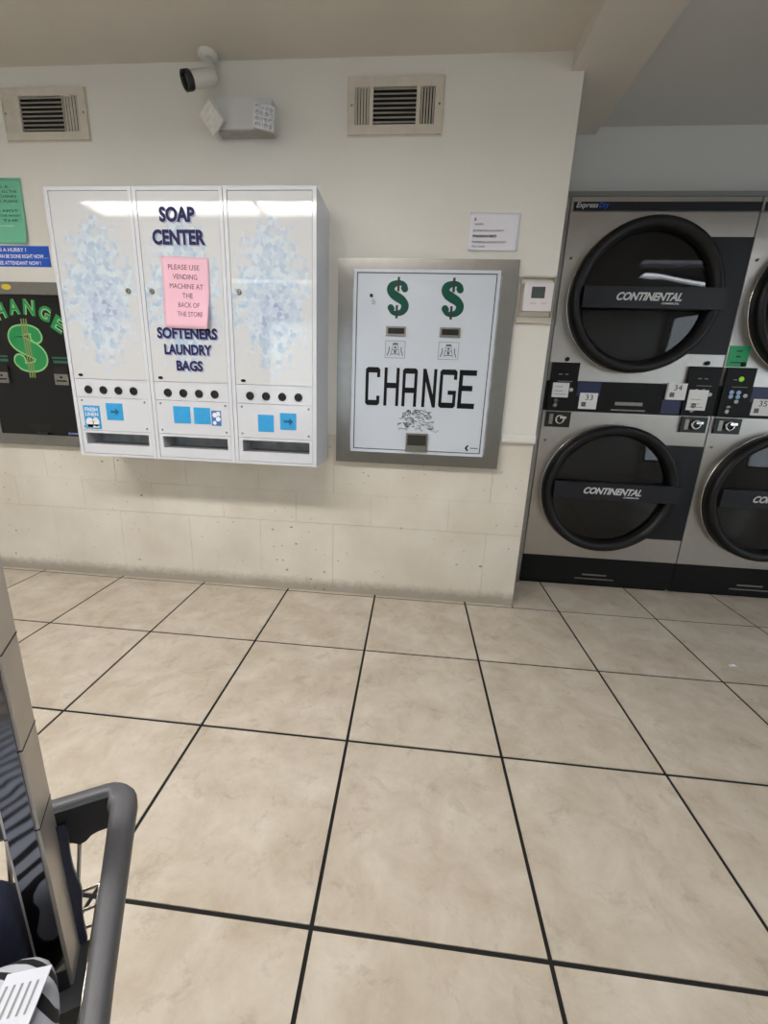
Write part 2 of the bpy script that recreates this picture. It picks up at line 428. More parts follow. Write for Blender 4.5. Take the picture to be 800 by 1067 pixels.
fl = struct(MB().box(XL - .1, XR + .1, YF - .1, .6, -.1, -.0025).build('floor', mm['grout']))
tile_cache = {}
def tile(x0, x1, y0, y1):
    g_ = .0045; x0 += g_; x1 -= g_; y0 += g_; y1 -= g_
    k = (round(x1 - x0, 4), round(y1 - y0, 4))
    hx, hy = (x1 - x0) / 2, (y1 - y0) / 2
    if k not in tile_cache: tile_cache[k] = MB().box(-hx, hx, -hy, hy, -.0025, 0.0).mesh('tile', mm['floor_tile'], .0008, 1)
    o = link('tile', tile_cache[k], fl); o.location = ((x0 + x1) / 2, (y0 + y1) / 2, 0)
for i in range(-8, 9):
    for j in range(0, 11): tile(i * T, (i + 1) * T, -(j + 1) * T, -j * T)
    if (i + 1) * T <= XC: tile(i * T, (i + 1) * T, 0, WL + .006)
    elif i * T < XC:
        tile(i * T, XC + .001, 0, WL + .006); tile(XC - .002, (i + 1) * T, 0, .36)
    else: tile(i * T, (i + 1) * T, 0, .36)

wb = struct(MB().box(XL, XC, WU, YB + .5, .815, ZC + .1).build('wall_back', mm['wall_paint'], bev=.006))
MB().box(XL, XC - .006, WL + .008, YB + .5, 0, .815).build('block_core', mm['block_paint'], wb)
# painted blocks of the lower wall, three courses
zs = [(0, .370), (.370, .527), (.527, .814)]
for c_, (z0, z1) in enumerate(zs):
    off = [.070, -.118, .070][c_]; edges = [XC]
    x = off
    while x > XL: edges.append(x); x -= .3745
    edges.append(XL)
    for k in range(len(edges) - 1):
        x1, x0 = edges[k], edges[k + 1]
        if x1 - x0 < .01: continue
        dy = random.uniform(-.0008, .0008)
        MB().box(x0 + .0005, x1 - .0005, WL + dy * .5, WL + .02, z0 + (.0006 if c_ == 1 else .0002), z1 - (.0006 if c_ == 0 else .0002)).build('block', mm['block_paint'], wb, bev=.0009, seg=1)
struct(MB().box(XC - .001, XC + .0005, WL + .02, .5, 0, .815).build('trim_1', mm['block_paint']))

lip = [(.000, .812), (-.008, .815), (-.0115, .823), (-.0115, .838), (-.008, .848), (.000, .853)]; n_ = len(lip)
struct(MB().add([(x, WU + y, z) for x in (.086, XC) for y, z in lip], [(i, (i + 1) % n_, n_ + (i + 1) % n_, n_ + i) for i in range(n_)] + [tuple(range(n_)), tuple(range(n_, 2 * n_))]).build('trim_5', mm['wall_paint']))
struct(MB().box(XL, .189, YF, YB, ZC, ZC + .1).build('ceiling', mm['ceiling_paint']))
struct(MB().box(.189, .433, YF, YB, ZB, ZC + .1).build('trim_2', mm['beam_paint'], bev=.004))
struct(MB().box(.433, XR, YF, YB, ZR, ZC + .1).build('ceiling.001', mm['grey_paint']))
struct(MB().box(XC, XR, YB, YB + .12, 1.918, ZC + .1).box(.340 + 3 * .808 + .002, XR, YB, YB + .12, 0, 1.918).build('wall_alcove', mm['grey_paint']))
struct(MB().box(XL - .12, XL, YF, YB + .5, -.02, ZC + .1).build('wall_left', mm['wall_paint']))
wr_ = MB(); yw = [(-4.75, -3.35), (-2.75, -1.35)]; ys = [YF] + [q for p in yw for q in p] + [YB + .5]
for k in range(0, len(ys), 2): wr_.box(XR, XR + .12, ys[k], ys[k + 1], -.02, ZC + .1)
for a, b_ in yw: wr_.box(XR, XR + .12, a, b_, -.02, .6).box(XR, XR + .12, a, b_, 2.0, ZC + .1)
struct(wr_.build('wall_right', mm['wall_paint']))
for k, (a, b_) in enumerate(yw):
    t = .05; fr = MB().box(XR + .02, XR + .08, a, b_, .6, .6 + t).box(XR + .02, XR + .08, a, b_, 2 - t, 2).box(XR + .02, XR + .08, a, a + t, .6, 2).box(XR + .02, XR + .08, b_ - t, b_, .6, 2)
    o = struct(fr.build('window_%d' % (k + 2), mm['window_frame']))
    MB().box(XR + .047, XR + .053, a + .03, b_ - .03, .63, 1.97).build('pane', mm['window_glass'], o)
# street side wall behind the camera, with storefront windows
wf = MB(); wins = [(-2.6, -1.1)]; xs = [XL - .12] + [q for p in wins for q in p] + [XR + .12]
for k in range(0, len(xs), 2): wf.box(xs[k], xs[k + 1], YF - .15, YF, -.02, ZC + .1)
for a, b_ in wins: wf.box(a, b_, YF - .15, YF, -.02, .55).box(a, b_, YF - .15, YF, 2.0, ZC + .1)
struct(wf.build('wall_front', mm['wall_paint']))
for k, (a, b_) in enumerate(wins):
    fr = MB(); t = .05
    fr.box(a, b_, YF - .1, YF - .03, .55, .55 + t).box(a, b_, YF - .1, YF - .03, 2.0 - t, 2.0).box(a, a + t, YF - .1, YF - .03, .55, 2).box(b_ - t, b_, YF - .1, YF - .03, .55, 2)
    mid = (a + b_) / 2; fr.box(mid - t / 2, mid + t / 2, YF - .1, YF - .03, .55, 2)
    o = struct(fr.build('window_%d' % (k + 1), mm['window_frame']))
    for p, q in ((a, mid), (mid, b_)): MB().box(p + .03, q - .03, YF - .068, YF - .062, .58, 1.97).build('pane', mm['window_glass'], o)

# ------------------------------------------------------------------ ceiling lamps (all behind or above the camera)
def lamp(x, y, L, W, zc, em, label):
    t = thing('ceiling_lamp', label, 'lamp', (x, y, zc), 'fluorescent ceiling lamps')
    h = -.058
    MB().box(-L / 2, L / 2, -W / 2, W / 2, -.02, 0).box(-L / 2, L / 2, -W / 2, -W / 2 + .006, h, -.02).box(-L / 2, L / 2, W / 2 - .006, W / 2, h, -.02)\
        .box(-L / 2, -L / 2 + .006, -W / 2, W / 2, h, -.02).box(L / 2 - .006, L / 2, -W / 2, W / 2, h, -.02).build('housing', mm['lamp_housing'], t)
    MB().box(-L / 2 + .008, L / 2 - .008, -W / 2 + .008, W / 2 - .008, -.030, -.022).build('diffuser', mm[em], t)
lamp(-2.05, -1.68, 1.22, .26, ZC, 'lamp_warm', 'long ceiling lamp above the laundry cart, nearer the left wall')
lamp(-.825, -1.68, 1.22, .26, ZC, 'lamp_warm', 'long ceiling lamp overhead, nearer the ceiling beam')
lamp(-2.05, -3.7, 1.22, .22, ZC, 'lamp_rear', 'long ceiling lamp by the street windows, nearer the left wall')
lamp(-.78, -3.7, 1.22, .22, ZC, 'lamp_rear', 'long ceiling lamp by the street windows, nearer the ceiling beam')
lamp(2.15, -1.70, 1.22, .22, ZR, 'lamp_cool', 'long cool ceiling lamp facing the dryers')
lamp(2.15, -3.7, 1.22, .22, ZR, 'lamp_cool', 'long cool ceiling lamp by the street windows, beyond the ceiling beam')

# ------------------------------------------------------------------ stacked dryers
DX, DY, DP = .340, .310, .808
def make_dryer():
    t = thing('stacked_dryer', 'stainless stacked dryer', 'dryer', (DX, DY, 0), 'stacked dryers along the alcove wall')
    W = DP - .003
    # cabinet: back box, plinth
    MB().box(0, .012, .004, .95, .17, 1.895).box(W - .012, W, .004, .95, .17, 1.895).box(.012, W - .012, .93, .95, .17, 1.895)\
        .box(.012, W - .012, .03, .93, 1.88, 1.895).box(.012, W - .012, .03, .93, .17, .185).build('cabinet', mm['trim_steel'], t)
    pl = MB().box(0, W, 0, .9, .02, .172).box(.01, W - .01, .02, .88, 0, .02).build('plinth', mm['plinth_black'], t, bev=.002)
    MB().box(.295, .50, -.004, 0, .048, .053).box(.33, .46, -.0015, 0, .07, .078).build('grip', mm['dull_metal'], pl)
    CX = .372
    for zc, z0, z1, pz0, pz1 in ((.565, .174, .953, .307, .805), (1.477, 1.102, 1.836, 1.242, 1.735)):
        up = zc > 1
        pn = holed(MB(), .002, W - .002, z0, z1, CX, zc, .295, 0, .012).build('front_panel', mm['dryer_steel'], t)
        # latch plate beside the door
        pr = MB()
        pr.add([(x, y, z) for y in (-.012, -.0005) for x, z in ((CX + .05, pz0), (W - .006, pz0), (W - .006, pz1), (CX + .05, pz1))],
               [(0, 1, 2, 3), (7, 6, 5, 4), (0, 4, 5, 1), (1, 5, 6, 2), (2, 6, 7, 3), (3, 7, 4, 0)])
        # keep the plate clear of the drum opening: build it as a C around the ring
        pr = MB(); n = 24; arc = [(CX + .30 * math.cos(a), zc + .30 * math.sin(a)) for a in [math.asin(max(-1, min(1, (pz0 - zc) / .30))) + (math.asin(max(-1, min(1, (pz1 - zc) / .30))) - math.asin(max(-1, min(1, (pz0 - zc) / .30)))) * i / n for i in range(n + 1)]]
        for i in range(n):
            (xa, za), (xb, zb) = arc[i], arc[i + 1]; xe = W - .006
            v = [(xa, -.012, za), (xe, -.012, za), (xe, -.012, zb), (xb, -.012, zb), (xa, -.0005, za), (xe, -.0005, za), (xe, -.0005, zb), (xb, -.0005, zb)]
            fs = [(0, 1, 2, 3), (1, 5, 6, 2), (4, 0, 3, 7)]
            if i == 0: fs.append((0, 4, 5, 1))
            if i == n - 1: fs.append((3, 2, 6, 7))
            pr.add(v, fs)
        pr.build('latch_plate', mm['navy_plate'], t)
        # drum
        dr = MB(); dr.lathe([(.292, .014), (.292, .60), (.001, .60)], (CX, 0, zc), 'Y', 48)
        for k in range(3):
            a = 2 * math.pi * k / 3 + .5
            dr.obox((CX + .262 * math.cos(a), .31, zc + .262 * math.sin(a)), (.03 * math.cos(a), 0, .03 * math.sin(a)), (0, .28, 0), (-.02 * math.sin(a), 0, .02 * math.cos(a)))
        dr.build('drum', mm['drum_steel'], t)
        # door ring, glass, handle bar
        d = MB().lathe([(.327, -.001), (.331, -.02), (.331, -.052), (.322, -.068), (.306, -.072), (.289, -.062), (.279, -.046), (.276, -.020), (.276, -.001)], (CX, 0, zc), 'Y', 72, closed=True).build('door', mm['ring_black'], t)
        MB().lathe([(.3285, -.0005), (.3345, -.004), (.3345, -.010), (.329, -.012)], (CX, 0, zc), 'Y', 72, closed=True).build('bezel', mm['chrome'], d)
        MB().lathe([(.279, -.030), (.20, -.038), (.10, -.042), (.001, -.043)], (CX, 0, zc), 'Y', 64).build('glass', mm['smoked_glass'], d)
        bz0, bz1 = (1.425, 1.515) if up else (.520, .608)
        ez = (bz0 + bz1) / 2
        MB().box(CX - .285, CX + .325, -.078, -.046, bz0, bz1).build('handle_bar', mm['bar_navy'], d, bev=.006)
        lz = ez + .002
        lettering(d, mm['pale_logo'], [('CONTINENTAL', CX - .140, CX + .142, lz - .016, lz + .019, -.0792), ('COMMERCIAL', CX + .058, CX + .134, lz - .030, lz - .022, -.0792)], bold=.035, shear=.35, space=.96)
        MB().lathe([(.006, 0), (.006, -.006), (.003, -.008)], (.032 if up else .032, 0, zc + (.17 if up else .24)), 'Y', 12).build('screw', mm['dull_metal'], pn)
    # top strip with lettering
    ts = MB().box(.002, W - .002, 0, .03, 1.838, 1.895).build('top_rail', mm['dryer_steel'], t)
    st = MB().box(.012, W, -.004, 0, 1.840, 1.874).build('top_strip', mm['navy_plate'], t)
    lettering(st, mm['pale_logo'], [('Express', .022, .118, 1.844, 1.872, -.0046)], bold=.02, shear=.3)
    lettering(st, mm['blue_sign'], [('Dry', .121, .165, 1.844, 1.872, -.0046)], bold=.02, shear=.3)
    # control band between the dryers
    cb = MB().box(0, W, -.006, .02, .957, 1.100).build('control_band', mm['control_black'], t, bev=.002)
    MB().box(.34, .47, -.0085, -.006, .992, 1.008).box(.325, .485, -.012, -.006, .966, .972).build('grip', mm['dull_metal'], cb)
    for q_ in ((.15, .26, 1.03, 1.098), (.56, .65, .96, 1.03)): MB().box(q_[0], q_[1], -.0075, -.006, q_[2], q_[3]).build('blue_decal', mat('decal_navy', (30, 40, 78), .4), cb)
    for side, (x0, x1) in enumerate(((.012, .142), (.652, .798))):
        c = MB().box(x0, x1, -.016, -.004, .960, 1.186).build('control_panel', mm['control_black'], t, bev=.003)
        MB().lathe([(.010, 0), (.010, -.010), (.006, -.012)], ((x0 + x1) / 2 + .004, 0, 1.202), 'Y', 14).build('key_lock', mm['hole_black'], t)
        mx = (x0 + x1) / 2
        for k, (bx, bz) in enumerate(((-.024, 1.072), (.008, 1.072), (-.024, 1.052), (.008, 1.052), (.040, 1.058), (.006, 1.030))):
            MB().lathe([(.0105 if k < 4 else .0095, 0), (.009, -.003), (.001, -.0035)], (mx + bx, -.016, bz), 'Y', 14).build('button', mm['blue_led'] if k < 4 else mm['pale_logo'], c)
        MB().rect(mx - .03, mx + .04, 1.096, 1.099, -.0168).rect(mx - .03, mx - .012, 1.128, 1.133, -.0168).rect(mx, mx + .016, 1.128, 1.133, -.0168).build('marking', mm['faint_ink'], c, flat=True)
        MB().lathe([(.012, 0), (.012, -.007), (.004, -.012)], (mx - .026, -.016, 1.004), 'Y', 14).lathe([(.010, 0), (.010, -.005)], (mx - .028, -.016, .982), 'Y', 14).build('key_switch', mm['dull_metal'], c)
        # coin slot under the band
        ccx = .076 if side == 0 else .727
        cs = MB().box(ccx - .06, ccx + .06, -.012, -.0005, .874, .950).build('coin_slot', mm['black_plastic'], t, bev=.004)
        MB().lathe([(.022, 0), (.024, -.010), (.017, -.013), (.016, -.002)], (ccx + .006, -.012, .913), 'Y', 20, closed=True).box(ccx + .004, ccx + .036, -.024, -.012, .917, .928).build('coin_chute', mm['chrome'], cs)
        MB().box(ccx - .044, ccx - .026, -.014, -.012, .888, .938).build('coin_plate', mm['dull_metal'], cs)
    return t
dry = make_dryer()
def add_numbers(t, na, nb, stick_a, stick_b, led):
    ks = [k for k in t.children if k.name.startswith('control_band')][0]
    pads = [k for k in t.children if k.name.startswith('control_panel')]
    for s_, x0, x1, z0, z1 in ((na, .166, .252, .968, 1.046), (nb, .568, .654, 1.028, 1.106)):
        if not s_: continue
        g = MB().box(x0, x1, -.0185 if s_ == nb else -.0085, -.006, z0, z1).build('number_tag', mm['label_paper'], ks)
        yy = -.0191 if s_ == nb else -.0091
        lettering(g, mm['black_ink'], [(s_, x0 + .028, x1 - .022, z1 - .034, z1 - .008, yy)])
        q = MB().rect(x0 + .012, x0 + .034, z0 + .012, z0 + .034, yy)
        q.build('small_print', mm['grey_ink'], g, flat=True)
    for c, k in ((stick_a, 0), (stick_b, 1)):
        if c:
            x0, x1, z0, z1 = c
            g = MB().box(x0, x1, -.0215, -.0165, z0, z1).build('sticker', mm['label_paper'], pads[k])
            MB().rect(x0 + .012, x1 - .03, z0 + .05, z0 + .0525, -.0221).rect(x0 + .012, x1 - .012, z0 + .014, z0 + .0165, -.0221).rect(x0 + .012, x1 - .028, z0 + .03, z0 + .0325, -.0221).build('small_print', mm['faint_ink'], g, flat=True)
    if led:
        MB().lathe([(.012, 0), (.011, -.003), (.001, -.0035)], (.082, -.016, 1.134), 'Y', 16).build('led', mm['lime_led'], pads[0])
dry2 = copy_tree(dry); dry2.location.x = DX + DP
dry3 = copy_tree(dry); dry3.location.x = DX + 2 * DP
add_numbers(dry, '33', '34', (.026, .104, 1.020, 1.090), (.668, .755, .982, 1.078), False)
add_numbers(dry2, '35', '36', None, None, True)
add_numbers(dry3, '37', '38', None, None, False)
dry['label'] = 'stainless stacked dryer numbered 33 and 34 beside the white wall corner'
dry2['label'] = 'stainless stacked dryer with green sticker, cut off by the right edge'
dry3['label'] = 'stainless stacked dryer at the far right, beyond the green-stickered one'
g = MB().box(.008, .098, -.003, -.0005, 1.190, 1.284).build('green_sticker', mm['green_tag'], dry2)
MB().rect(.022, .080, 1.206, 1.212, -.0036).rect(.042, .062, 1.232, 1.240, -.0036).rect(.038, .066, 1.258, 1.264, -.0036).build('small_print', mm['dark_green_ink'], g, flat=True)
struct(MB().box(XC + .0015, DX - .003, DY + .002, DY + .5, 0, 1.897).build('trim_3', mm['trim_steel'], bev=.003))
struct(MB().box(XC + .0015, DX + 3 * DP, DY + .0, YB, 1.897, 1.917).build('trim_4', mm['trim_steel']))

# ------------------------------------------------------------------ soap vending cabinets
SX, SY, SZ, SP = -1.766, -.22, .700, .353
def make_soap(x, label, foam=True):
    t = thing('soap_vending_machine', label, 'vending machine', (x, SY, SZ), 'soap vending cabinets in a row on the wall')
    W, H, D = .351, 1.025, WU - SY
    MB().box(0, .004, .008, D, 0, H).box(W - .004, W, .008, D, 0, H).box(.004, W - .004, .008, D, H - .004, H).box(.004, W - .004, .008, D, 0, .004)\
        .box(.004, W - .004, D - .004, D, .004, H - .004).build('cabinet', mm['cabinet_enamel'], t)
    MB().box(0, .015, -.003, .008, 0, H).box(W - .015, W, -.003, .008, 0, H).box(.015, W - .015, -.003, .008, H - .013, H).box(.015, W - .015, -.003, .008, 0, .010).build('front_frame', mm['white_enamel'], t, bev=.0015)
    d = MB().box(.0165, W - .0165, -.001, .007, .327, H - .0145).build('door', mm['foam_print'] if foam else mm['white_enamel'], t, bev=.0012)
    cp = MB().box(.0165, W - .0165, -.001, .007, .252, .3255).build('coin_panel', mm['white_enamel'], t, bev=.001)
    for k in range(4):
        c = (.074 + .0675 * k, -.001, .282)
        kn = MB().lathe([(.0165, 0), (.0165, -.004), (.0135, -.006), (.0125, -.002)], c, 'Y', 24, closed=True).build('coin_ring', mm['black_plastic'], cp)
        MB().lathe([(.0125, -.002), (.006, -.0025), (.001, -.003)], c, 'Y', 20).build('coin_hole', mm['hole_black'], kn)
    pp = MB().box(.0165, W - .0165, -.001, .007, .112, .2505).build('price_panel', mm['white_enamel'], t, bev=.001)
    for sx_, sz_ in ((.036, .237), (.318, .237), (.034, .127), (.318, .127)):
        MB().lathe([(.0045, 0), (.0035, -.002), (.001, -.0025)], (sx_, -.001, sz_), 'Y', 12).build('screw', mm['dull_metal'], pp)
    # dispensing slot
    lp = MB().box(.0165, W - .0165, -.001, .007, .0115, .052).box(.0165, .033, -.001, .007, .052, .100).box(W - .030, W - .0165, -.001, .007, .052, .100).box(.0165, W - .0165, -.001, .007, .100, .1105).build('tray_panel', mm['white_enamel'], t, bev=.001)
    MB().box(.033, W - .03, .007, .11, .046, .050).box(.033, W - .03, .105, .11, .05, .13).box(.030, .033, .007, .11, .05, .13).box(W - .03, W - .027, .007, .11, .05, .13).box(.033, W - .03, .007, .11, .13, .134).build('tray', mm['inside_grey'], t)
    # door badge
    MB().disc(.048, .341, .011, -.0022, rz=.006).build('badge', mm['black_ink'], d, flat=True)
    return t, d, pp
def lock(d, x, z):
    l = MB().lathe([(.010, 0), (.010, -.006), (.008, -.008)], (x, -.001, z), 'Y', 20).build('lock', mm['dull_metal'], d)
    MB().box(x - .0015, x + .0015, -.0098, -.009, z - .004, z + .004).build('keyhole', mm['hole_black'], l)
def card(pp, x0, x1, z0, z1, arrow=False):
    c = MB().box(x0, x1, -.0025, -.001, z0, z1).build('price_card', mm['blue_card'], pp)
    if arrow:
        cx, cz = (x0 + x1) / 2, (z0 + z1) / 2
        MB().rect(cx - .018, cx + .008, cz - .005, cz + .005, -.0029).poly([(cx + .004, cz - .016), (cx + .022, cz), (cx + .004, cz + .016)], -.0029).build('arrow', mm['card_ink'], c, flat=True)
s1, d1, p1 = make_soap(SX, 'white soap vending cabinet, foam print door, next to the black change machine')
s2, d2, p2 = make_soap(SX + SP, 'middle white soap vending cabinet lettered SOAP CENTER')
s3, d3, p3 = make_soap(SX + 2 * SP, 'white soap vending cabinet with foam print, nearest the white change machine')
lock(d1, .300, .667); lock(d2, .045, .667); lock(d3, .046, .671)
card(p1, .143, .217, .158, .229, True)
pk = MB().box(.038, .112, -.003, -.001, .118, .216).build('package_label', mm['blue_card'], p1)
lettering(pk, mm['white_ink'], [('FRESH', .046, .104, .192, .208, -.0036), ('LINEN', .046, .104, .172, .187, -.0036)], bold=.02)
MB().disc(.062, .143, .018, -.0036, rz=.022).disc(.09, .147, .015, -.0036, rz=.02).rect(.05, .102, .123, .137, -.0036).build('picture', mm['label_paper'], pk, flat=True)
card(p2, .091, .165, .158, .228); card(p2, .180, .252, .158, .226)
pk = MB().box(.257, .298, -.003, -.001, .154, .216).build('package_label', mat('label_blue', (60, 120, 186), .5), p2)
MB().disc(.272, .198, .010, -.0036).disc(.286, .182, .010, -.0036).disc(.270, .166, .008, -.0036).rect(.28, .295, .195, .212, -.0036).build('picture', mm['white_ink'], pk, flat=True)
card(p3, .104, .171, .138, .208); card(p3, .198, .266, .150, .218, True)
# SOAP CENTER lettering with offset shadow
items = [('SOAP', .100, .240, .908, .960), ('CENTER', .066, .276, .831, .884), ('SOFTENERS', .050, .302, .494, .537), ('LAUNDRY', .075, .276, .433, .474), ('BAGS', .121, .233, .371, .412)]
lettering(d2, mm['shadow_ink'], [(a, x0 + .005, x1 + .005, z0 - .004, z1 - .004, -.0016) for a, x0, x1, z0, z1 in items], name='lettering_shadow', bold=.05)
lettering(d2, mm['navy_ink'], [(a, x0, x1, z0, z1, -.0021) for a, x0, x1, z0, z1 in items], bold=.045)
# pink paper note taped on the middle cabinet, lower right corner curling away
def sheet(name, m, x0, x1, z0, z1, y, curl, label, cat, tilt=0, n=14, thick=.0006, group=None, corner=(1, -1)):
    vs = []; fs = []; cx, cz = (x0 + x1) / 2, (z0 + z1) / 2
    def bend(a, c):
        ua = a if corner[0] > 0 else 1 - a; uc = c if corner[1] > 0 else 1 - c
        k = max(0, ua + uc - 1.25) / .75
        return -curl * k * k + .0012 * math.sin(5 * a + 3 * c) * curl / .03
    for side in (0, 1):
        for j in range(n + 1):
            for i in range(n + 1):
                a, c = i / n, j / n
                x = x0 + (x1 - x0) * a - cx; z = z0 + (z1 - z0) * c - cz
                vs.append((x * math.cos(tilt) - z * math.sin(tilt), bend(a, c) - side * thick, x * math.sin(tilt) + z * math.cos(tilt)))
    m_ = (n + 1) * (n + 1)
    for side in (0, 1):
        for j in range(n):
            for i in range(n):
                q = [j * (n + 1) + i, j * (n + 1) + i + 1, (j + 1) * (n + 1) + i + 1, (j + 1) * (n + 1) + i]; fs.append(tuple(m_ * side + p for p in (q if side else q[::-1])))
    rim = [i for i in range(n + 1)] + [j * (n + 1) + n for j in range(1, n + 1)] + [n * (n + 1) + i for i in range(n - 1, -1, -1)] + [j * (n + 1) for j in range(n - 1, 0, -1)]
    for i in range(len(rim)): a, b_ = rim[i], rim[(i + 1) % len(rim)]; fs.append((a, b_, b_ + m_, a + m_))
    o = MB().add(vs, fs, True).build(name, m); o.location = (cx, y, cz)
    tag(o, label, cat, group)
    return o, lambda x, z: bend(x / (x1 - x0) + .5, z / (z1 - z0) + .5)
NX = SX + SP
pn, bn = sheet('paper_note', mm['pink_paper'], NX + .092, NX + .281, SZ + .533, SZ + .790, SY - .0045, .03, 'pink paper note taped over the SOAP CENTER lettering', 'note', tilt=-.03)
li = ['PLEASE USE', 'VENDING', 'MACHINE AT', 'THE', 'BACK OF', 'THE STORE']; wd = [.125, .098, .136, .042, .088, .108]
lettering(pn, mm['brown_ink'], [(a, -.002 + .0028 * k - w_ / 2, -.002 + .0028 * k + w_ / 2, .083 - .0335 * k, .101 - .0335 * k, -.0018) for k, (a, w_) in enumerate(zip(li, wd))], rot=-.03, bend=bn)

# ------------------------------------------------------------------ white change machine
def frame_ring(mb, x0, x1, z0, z1, t, y0, y1):
    return mb.box(x0, x1, y0, y1, z0, z0 + t).box(x0, x1, y0, y1, z1 - t, z1).box(x0, x0 + t, y0, y1, z0 + t, z1 - t).box(x1 - t, x1, y0, y1, z0 + t, z1 - t)
def dollar(mb, cx, cz, w_, h, y, k=1.0, grow=0):
    P = [(.36, .44), (.33, .60), (.14, .70), (-.1, .69), (-.30, .58), (-.36, .40), (-.27, .22), (-.05, .07), (.2, -.08), (.34, -.26), (.34, -.46), (.2, -.64), (-.05, -.70), (-.27, -.64), (-.38, -.47)]
    Wd = [.12, .17, .19, .22, .30, .35, .38, .40, .38, .35, .32, .24, .19, .17, .12]
    pts = []; wd_ = []
    for i in range(len(P) - 1):
        p0, p1, p2, p3 = (Vector(P[max(0, min(len(P) - 1, i + q))]) for q in (-1, 0, 1, 2))
        for s_ in range(4):
            t = s_ / 4
            pts.append(.5 * ((2 * p1) + (p2 - p0) * t + (2 * p0 - 5 * p1 + 4 * p2 - p3) * t * t + (3 * p1 - p0 - 3 * p2 + p3) * t ** 3)); wd_.append(Wd[i] * (1 - t) + Wd[i + 1] * t)
    pts.append(Vector(P[-1])); wd_.append(Wd[-1])
    sx, sz = w_ / 1.0, h / 1.8
    mb.stroke([(cx + p.x * sx, cz + p.y * sz) for p in pts], [(q * k + grow) * sx for q in wd_], y)
    mb.disc(cx + .30 * sx, cz + .46 * sz, (.155 + grow / 2) * sx, y - .00005); mb.disc(cx - .31 * sx, cz - .46 * sz, (.155 + grow / 2) * sx, y - .00005)
GY = -.012
cm = thing('change_machine', 'white CHANGE machine with two green dollar signs in brushed steel frame', 'change machine', (-.293, WU, .694))
def L(x): return x + .293
def Z(z): return z - .694
Y0 = GY - WU
# wall is stepped, the machine's surround covers the step
fr = frame_ring(MB(), L(-.664), L(.078), 0, Z(1.551), .066, Y0, .012).build('steel_frame', mm['stainless'], cm, bev=.002)
MB().box(L(-.60), L(.014), Y0 - .002, .0, Z(.758), Z(1.49)).build('housing', mm['inside_grey'], cm)
fp = frame_ring(MB(), L(-.595), L(.006), Z(.747), Z(1.508), .012, Y0 - .010, Y0 - .001).box(L(-.584), L(-.005), Y0 - .006, Y0 - .001, Z(.758), Z(1.498)).build('face_panel', mm['white_panel'], cm, bev=.0015)
YP = Y0 - .0068
frame_ring(MB(), L(-.582), L(-.007), Z(.760), Z(1.496), .003, YP, YP + .0006).build('border_line', mm['black_ink'], fp)
for x0, x1 in ((-.453, -.366), (-.226, -.137)):
    q = MB(); dollar(q, L((x0 + x1) / 2) + .003, Z(1.3995) - .003, x1 - x0, .150, YP); q.build('dollar_shadow', mm['dollar_shade'], fp, flat=True)
    cxx = L((x0 + x1) / 2)
    MB().rect(cxx - .003, cxx + .007, Z(1.425), Z(1.480), YP - .0009).build('dollar_bar', mm['dollar_shade'], fp, flat=True)
    MB().rect(cxx - .006, cxx + .004, Z(1.320), Z(1.372), YP - .0009).build('dollar_bar', mm['dollar_shade'], fp, flat=True)
    q = MB(); dollar(q, cxx, Z(1.400), x1 - x0, .150, YP - .0006); q.build('dollar_sign', mm['dollar_green'], fp, flat=True)
    s_ = MB().box(cxx - .043, cxx + .043, YP - .008, YP, Z(1.251), Z(1.288)).build('bill_slot', mm['dull_metal'], fp, bev=.003)
    MB().box(cxx - .034, cxx + .036, YP - .0095, YP - .007, Z(1.258), Z(1.281)).build('slot_mouth', mm['hole_black'], s_)
    # little picture of how to feed the bill
    zc0, zc1 = Z(1.160), Z(1.231)
    q = frame_ring(MB(), cxx - .043, cxx + .043, zc0, zc1, .0015, YP - .0004, YP)
    yy = YP - .0005
    for sgn in (-1, 1):
        q.stroke([(cxx + sgn * .034, zc0 + .010), (cxx + sgn * .026, zc0 + .03), (cxx + sgn * .026, zc0 + .046)], .004, yy)
        q.stroke([(cxx + sgn * .019, zc0 + .010), (cxx + sgn * .009, zc0 + .060)], .0022, yy)
    q.rect(cxx - .011, cxx + .011, zc0 + .054, zc0 + .062, yy).rect(cxx - .012, cxx + .012, zc0 + .033, zc0 + .036, yy).rect(cxx - .016, cxx + .016, zc0 + .015, zc0 + .018, yy).disc(cxx, zc0 + .044, .005, yy).disc(cxx, zc0 + .026, .006, yy)
    q.build('feed_picture', mm['grey_ink'], fp, flat=True)
# block lettering CHANGE
q = MB(); z0, z1 = Z(.957), Z(1.120); H_ = z1 - z0; yy = YP - .0004; TV, TH = .0135, .023
def R_(x0, x1, a, b_): q.rect(x0, x1, z0 + a, z0 + b_, yy)
def cell(a): return L(-.534 + .001103 * (a - 155))
c0, c1 = cell(155), cell(213); ch = .009
def octo(c0, c1, left=True, right_top=None, right_bot=None):
    q.poly([(c0 + ch, z1), (c1 - ch, z1), (c1, z1 - ch), (c1, z1 - TH), (c0, z1 - TH), (c0, z1 - ch)], yy)
    q.poly([(c0 + ch, z0), (c1 - ch, z0), (c1, z0 + ch), (c1, z0 + TH), (c0, z0 + TH), (c0, z0 + ch)], yy)
    R_(c0, c0 + TV, TH, H_ - TH)
octo(c0, c1); R_(c1 - TV, c1, H_ - .042, H_ - TH); R_(c1 - TV, c1, TH, .042)
c0, c1 = cell(230), cell(290); R_(c0, c0 + TV, 0, H_); R_(c1 - TV, c1, 0, H_); R_(c0 + TV, c1 - TV, H_ * .47, H_ * .47 + TH)
c0, c1 = cell(303), cell(362); R_(c0, c0 + TV, 0, H_ - TH); R_(c1 - TV, c1, 0, H_ - TH); R_(c0 + TV, c1 - TV, H_ * .36, H_ * .36 + TH)
